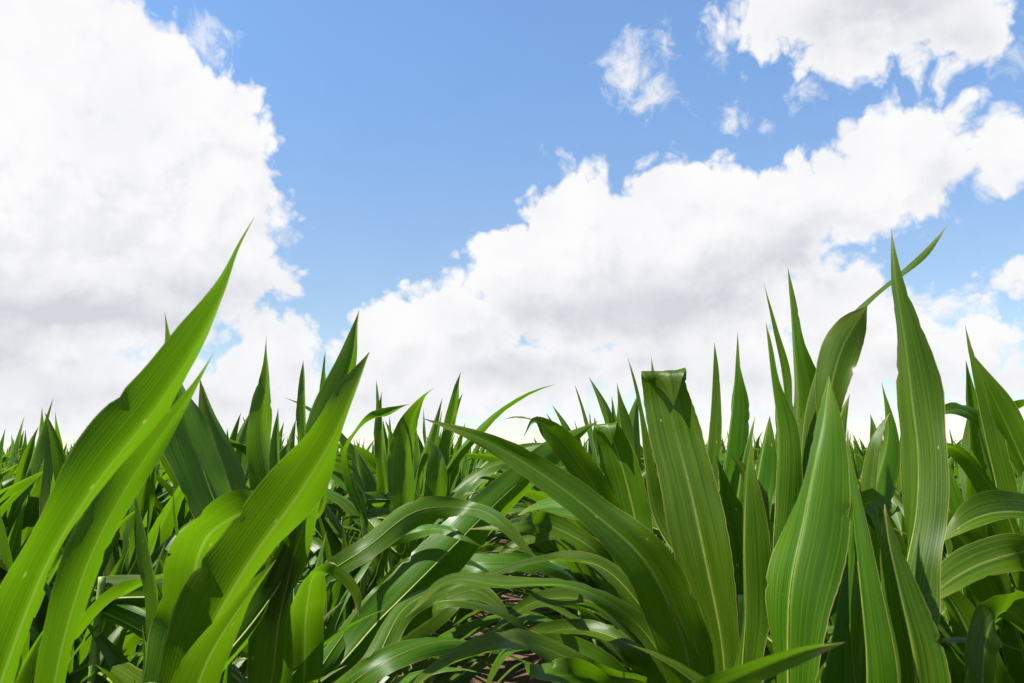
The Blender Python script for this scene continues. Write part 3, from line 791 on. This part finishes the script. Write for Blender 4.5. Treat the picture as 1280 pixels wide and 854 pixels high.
# the same rows go on beside and behind the camera, outside the picture
AROUND = []
ra = random.Random(5)
for k in range(-7, 7):
    x0 = (k + 0.5) * ROW
    y = -2.6
    while y < 3.6:
        x = x0 + ra.uniform(-.03, .03); yy = y + ra.uniform(-.03, .03); y += STEP * 1.15
        if yy > 0.3 and abs(x) < 0.72 * yy + 0.46: continue
        if math.hypot(x, yy) < 0.62: continue
        AROUND.append((0.0, x, yy))
FILL = []
for sgn in (-1, 1):
    for y in [0.95 + 0.13 * i for i in range(15)]:
        FILL.append((sgn * (0.44 + rr.uniform(-.06, .06)), y, rr.uniform(.64, .76) if y < 1.5 else rr.uniform(.80, .95)))
    for y in [1.15 + 0.10 * i for i in range(13)]:
        FILL.append((sgn * (0.85 + rr.uniform(-.12, .12)), y, rr.uniform(.72, .84)))
    for y in [1.5 + 0.12 * i for i in range(7)]:
        FILL.append((sgn * (1.2 + rr.uniform(-.10, .10)), y, rr.uniform(.76, .88)))
# the same rows go on beside and behind the camera, outside the picture
AROUND = []
ra = random.Random(5)
for k in range(-7, 7):
    x0 = (k + 0.5) * ROW
    y = -2.6
    while y < 3.6:
        x = x0 + ra.uniform(-.03, .03); yy = y + ra.uniform(-.03, .03); y += STEP * 1.15
        if yy > 0.3 and abs(x) < 0.72 * yy + 0.46: continue
        if math.hypot(x, yy) < 0.62: continue
        AROUND.append((0.0, x, yy))
FILL = []
for sgn in (-1, 1):
    for y in [0.95 + 0.17 * i for i in range(10)]:
        FILL.append((sgn * (0.46 + rr.uniform(-.04, .06)), y, rr.uniform(.66, .78)))
    for y in [1.0 + 0.15 * i for i in range(7)]:
        FILL.append((sgn * (0.85 + rr.uniform(-.08, .12)), y + .25, rr.uniform(.70, .80)))
    for y in [1.3 + 0.15 * i for i in range(5)]:
        FILL.append((sgn * (1.2 + rr.uniform(-.08, .08)), y + .2, rr.uniform(.74, .86)))
N_IND = 300 - len(HERO) - len(FILL)
near, far = cells[:N_IND], cells[N_IND:]
LLAB = 'green leafy maize plant packed in the rows behind, left of the open gap'
RLAB = 'green leafy maize plant packed in the rows behind, right of the open gap'
for (x, y, sc) in FILL:
    put_proto((rr.randrange(6) * 2 + 1) if abs(x) < .55 and rr.random() < .8 else rr.randrange(6) * 2, (x, y, 0), rr.choice((0, PI)) + rr.uniform(-.6, .6), sc, (rr.uniform(-.07, .07), rr.uniform(-.07, .07)),
              'short shaded maize plant low among the taller front plants, ' + ('left' if x < 0 else 'right') + ' of the gap',
              'short maize plants low on the left' if x < 0 else 'short maize plants low on the right')
for (d, x, y) in near:
    put_proto((rr.randrange(6) * 2 + 1) if abs(x) < .5 else (rr.randrange(6) * 2 if rr.random() < .8 else rr.randrange(12)), (x, y, 0), (rr.choice((0, PI)) + rr.uniform(-.5, .5)) if abs(x) < .5 else rr.uniform(0, 2 * PI), rr.uniform(0.95, 1.10) + (0.04 if y < 4.5 and abs(x) < 0.6 else -0.05 if y < 4 else -0.02 if y < 8 else 0), (rr.uniform(-.07, .07), rr.uniform(-.07, .07)),
              LLAB if x < 0 else RLAB, 'maize plants massed left of the gap' if x < 0 else 'maize plants massed right of the gap')

# the rest of the field: one mass
def template(seed, nseg, cols, first=0):
    plan, hs = grow_plan(seed)
    Vs, Fs, Us = [], [], []
    off = 0
    for q in plan[first:]:
        q = dict(q)
        V, FC, UV, _ = grown_leaf(nseg=nseg, cols=cols, **q)
        Vs += [tuple(v) for v in V]; Us += UV
        Fs += [tuple(i + off for i in f) for f in FC]
        off = len(Vs)
    return np.array(Vs, dtype=np.float32), np.array(Fs, dtype=np.int32), np.array(Us, dtype=np.float32)

T_MID = [template(500 + k, 9, 4, 2) for k in range(10)]
T_FAR = [template(600 + k, 5, 2, 5) for k in range(12)]
VV, FF, UU = [], [], []
off = 0
for (d, x, y) in AROUND + far:
    if d > 26 and rr.random() < 0.35: continue
    V, Fc, U = rr.choice(T_MID if d < 16 else T_FAR)
    a = rr.uniform(0, 2 * PI); s = rr.uniform(0.92, 1.10)
    ca, sa = math.cos(a) * s, math.sin(a) * s
    W = np.empty_like(V)
    W[:, 0] = V[:, 0] * ca - V[:, 1] * sa + x
    W[:, 1] = V[:, 0] * sa + V[:, 1] * ca + y
    W[:, 2] = V[:, 2] * s
    VV.append(W); FF.append(Fc + off); UU.append(U[Fc.ravel()])
    off += len(V)
VV = np.concatenate(VV); FF = np.concatenate(FF); UU = np.concatenate(UU)
me = bpy.data.meshes.new('maize_field')
me.vertices.add(len(VV)); me.vertices.foreach_set('co', VV.ravel())
me.loops.add(FF.size); me.loops.foreach_set('vertex_index', FF.ravel())
me.polygons.add(len(FF)); me.polygons.foreach_set('loop_start', np.arange(0, FF.size, 4, dtype=np.int32))
me.polygons.foreach_set('use_smooth', np.ones(len(FF), dtype=bool))
l = me.uv_layers.new(name='UVMap'); l.data.foreach_set('uv', UU.ravel())
l = me.uv_layers.new(name='Along'); UA = np.zeros_like(UU); UA[:, 0] = UU[:, 1] / 0.9; l.data.foreach_set('uv', UA.ravel())
me.materials.append(M_LEAF)
me.update(calc_edges=True); me.validate()
fo = link('maize_field', me)
fo['kind'] = 'stuff'; fo['label'] = 'distant mass of green maize reaching the horizon'; fo['category'] = 'maize crop'

# ------------------------------------------------------------------ ground
def ground():
    xs = sorted(set([round(-5 + 0.1 * i, 3) for i in range(101)] + [-1500, -400, -100, -30, -10, 10, 30, 100, 400, 1500]))
    ys = sorted(set([round(-1 + 0.1 * i, 3) for i in range(111)] + [-1500, -300, -50, -10, 20, 40, 100, 400, 1500]))
    r = random.Random(3)
    V = []
    for y in ys:
        for x in xs:
            z = 0
            if abs(x) < 4.95 and -0.95 < y < 9.95:
                ph = ((x / ROW) % 1.0)
                z = -0.03 * math.cos(2 * PI * ph) - 0.02 + r.uniform(-.018, .018)
            V.append((x, y, z))
    nx = len(xs)
    Fc = [(j * nx + i, j * nx + i + 1, (j + 1) * nx + i + 1, (j + 1) * nx + i) for j in range(len(ys) - 1) for i in range(nx - 1)]
    o = link('ground', mesh_from('ground', V, Fc, None, M_SOIL))
    o['kind'] = 'structure'
ground()

# ------------------------------------------------------------------ output
scene.view_settings.view_transform = 'Standard'
scene.view_settings.look = 'None'
scene.view_settings.exposure = 1.25
scene.view_settings.gamma = 1.0
scene.cycles.max_bounces = 5
scene.cycles.diffuse_bounces = 3
scene.cycles.transmission_bounces = 4
scene.cycles.use_denoising = True
scene.cycles.caustics_reflective = False
scene.cycles.caustics_refractive = False
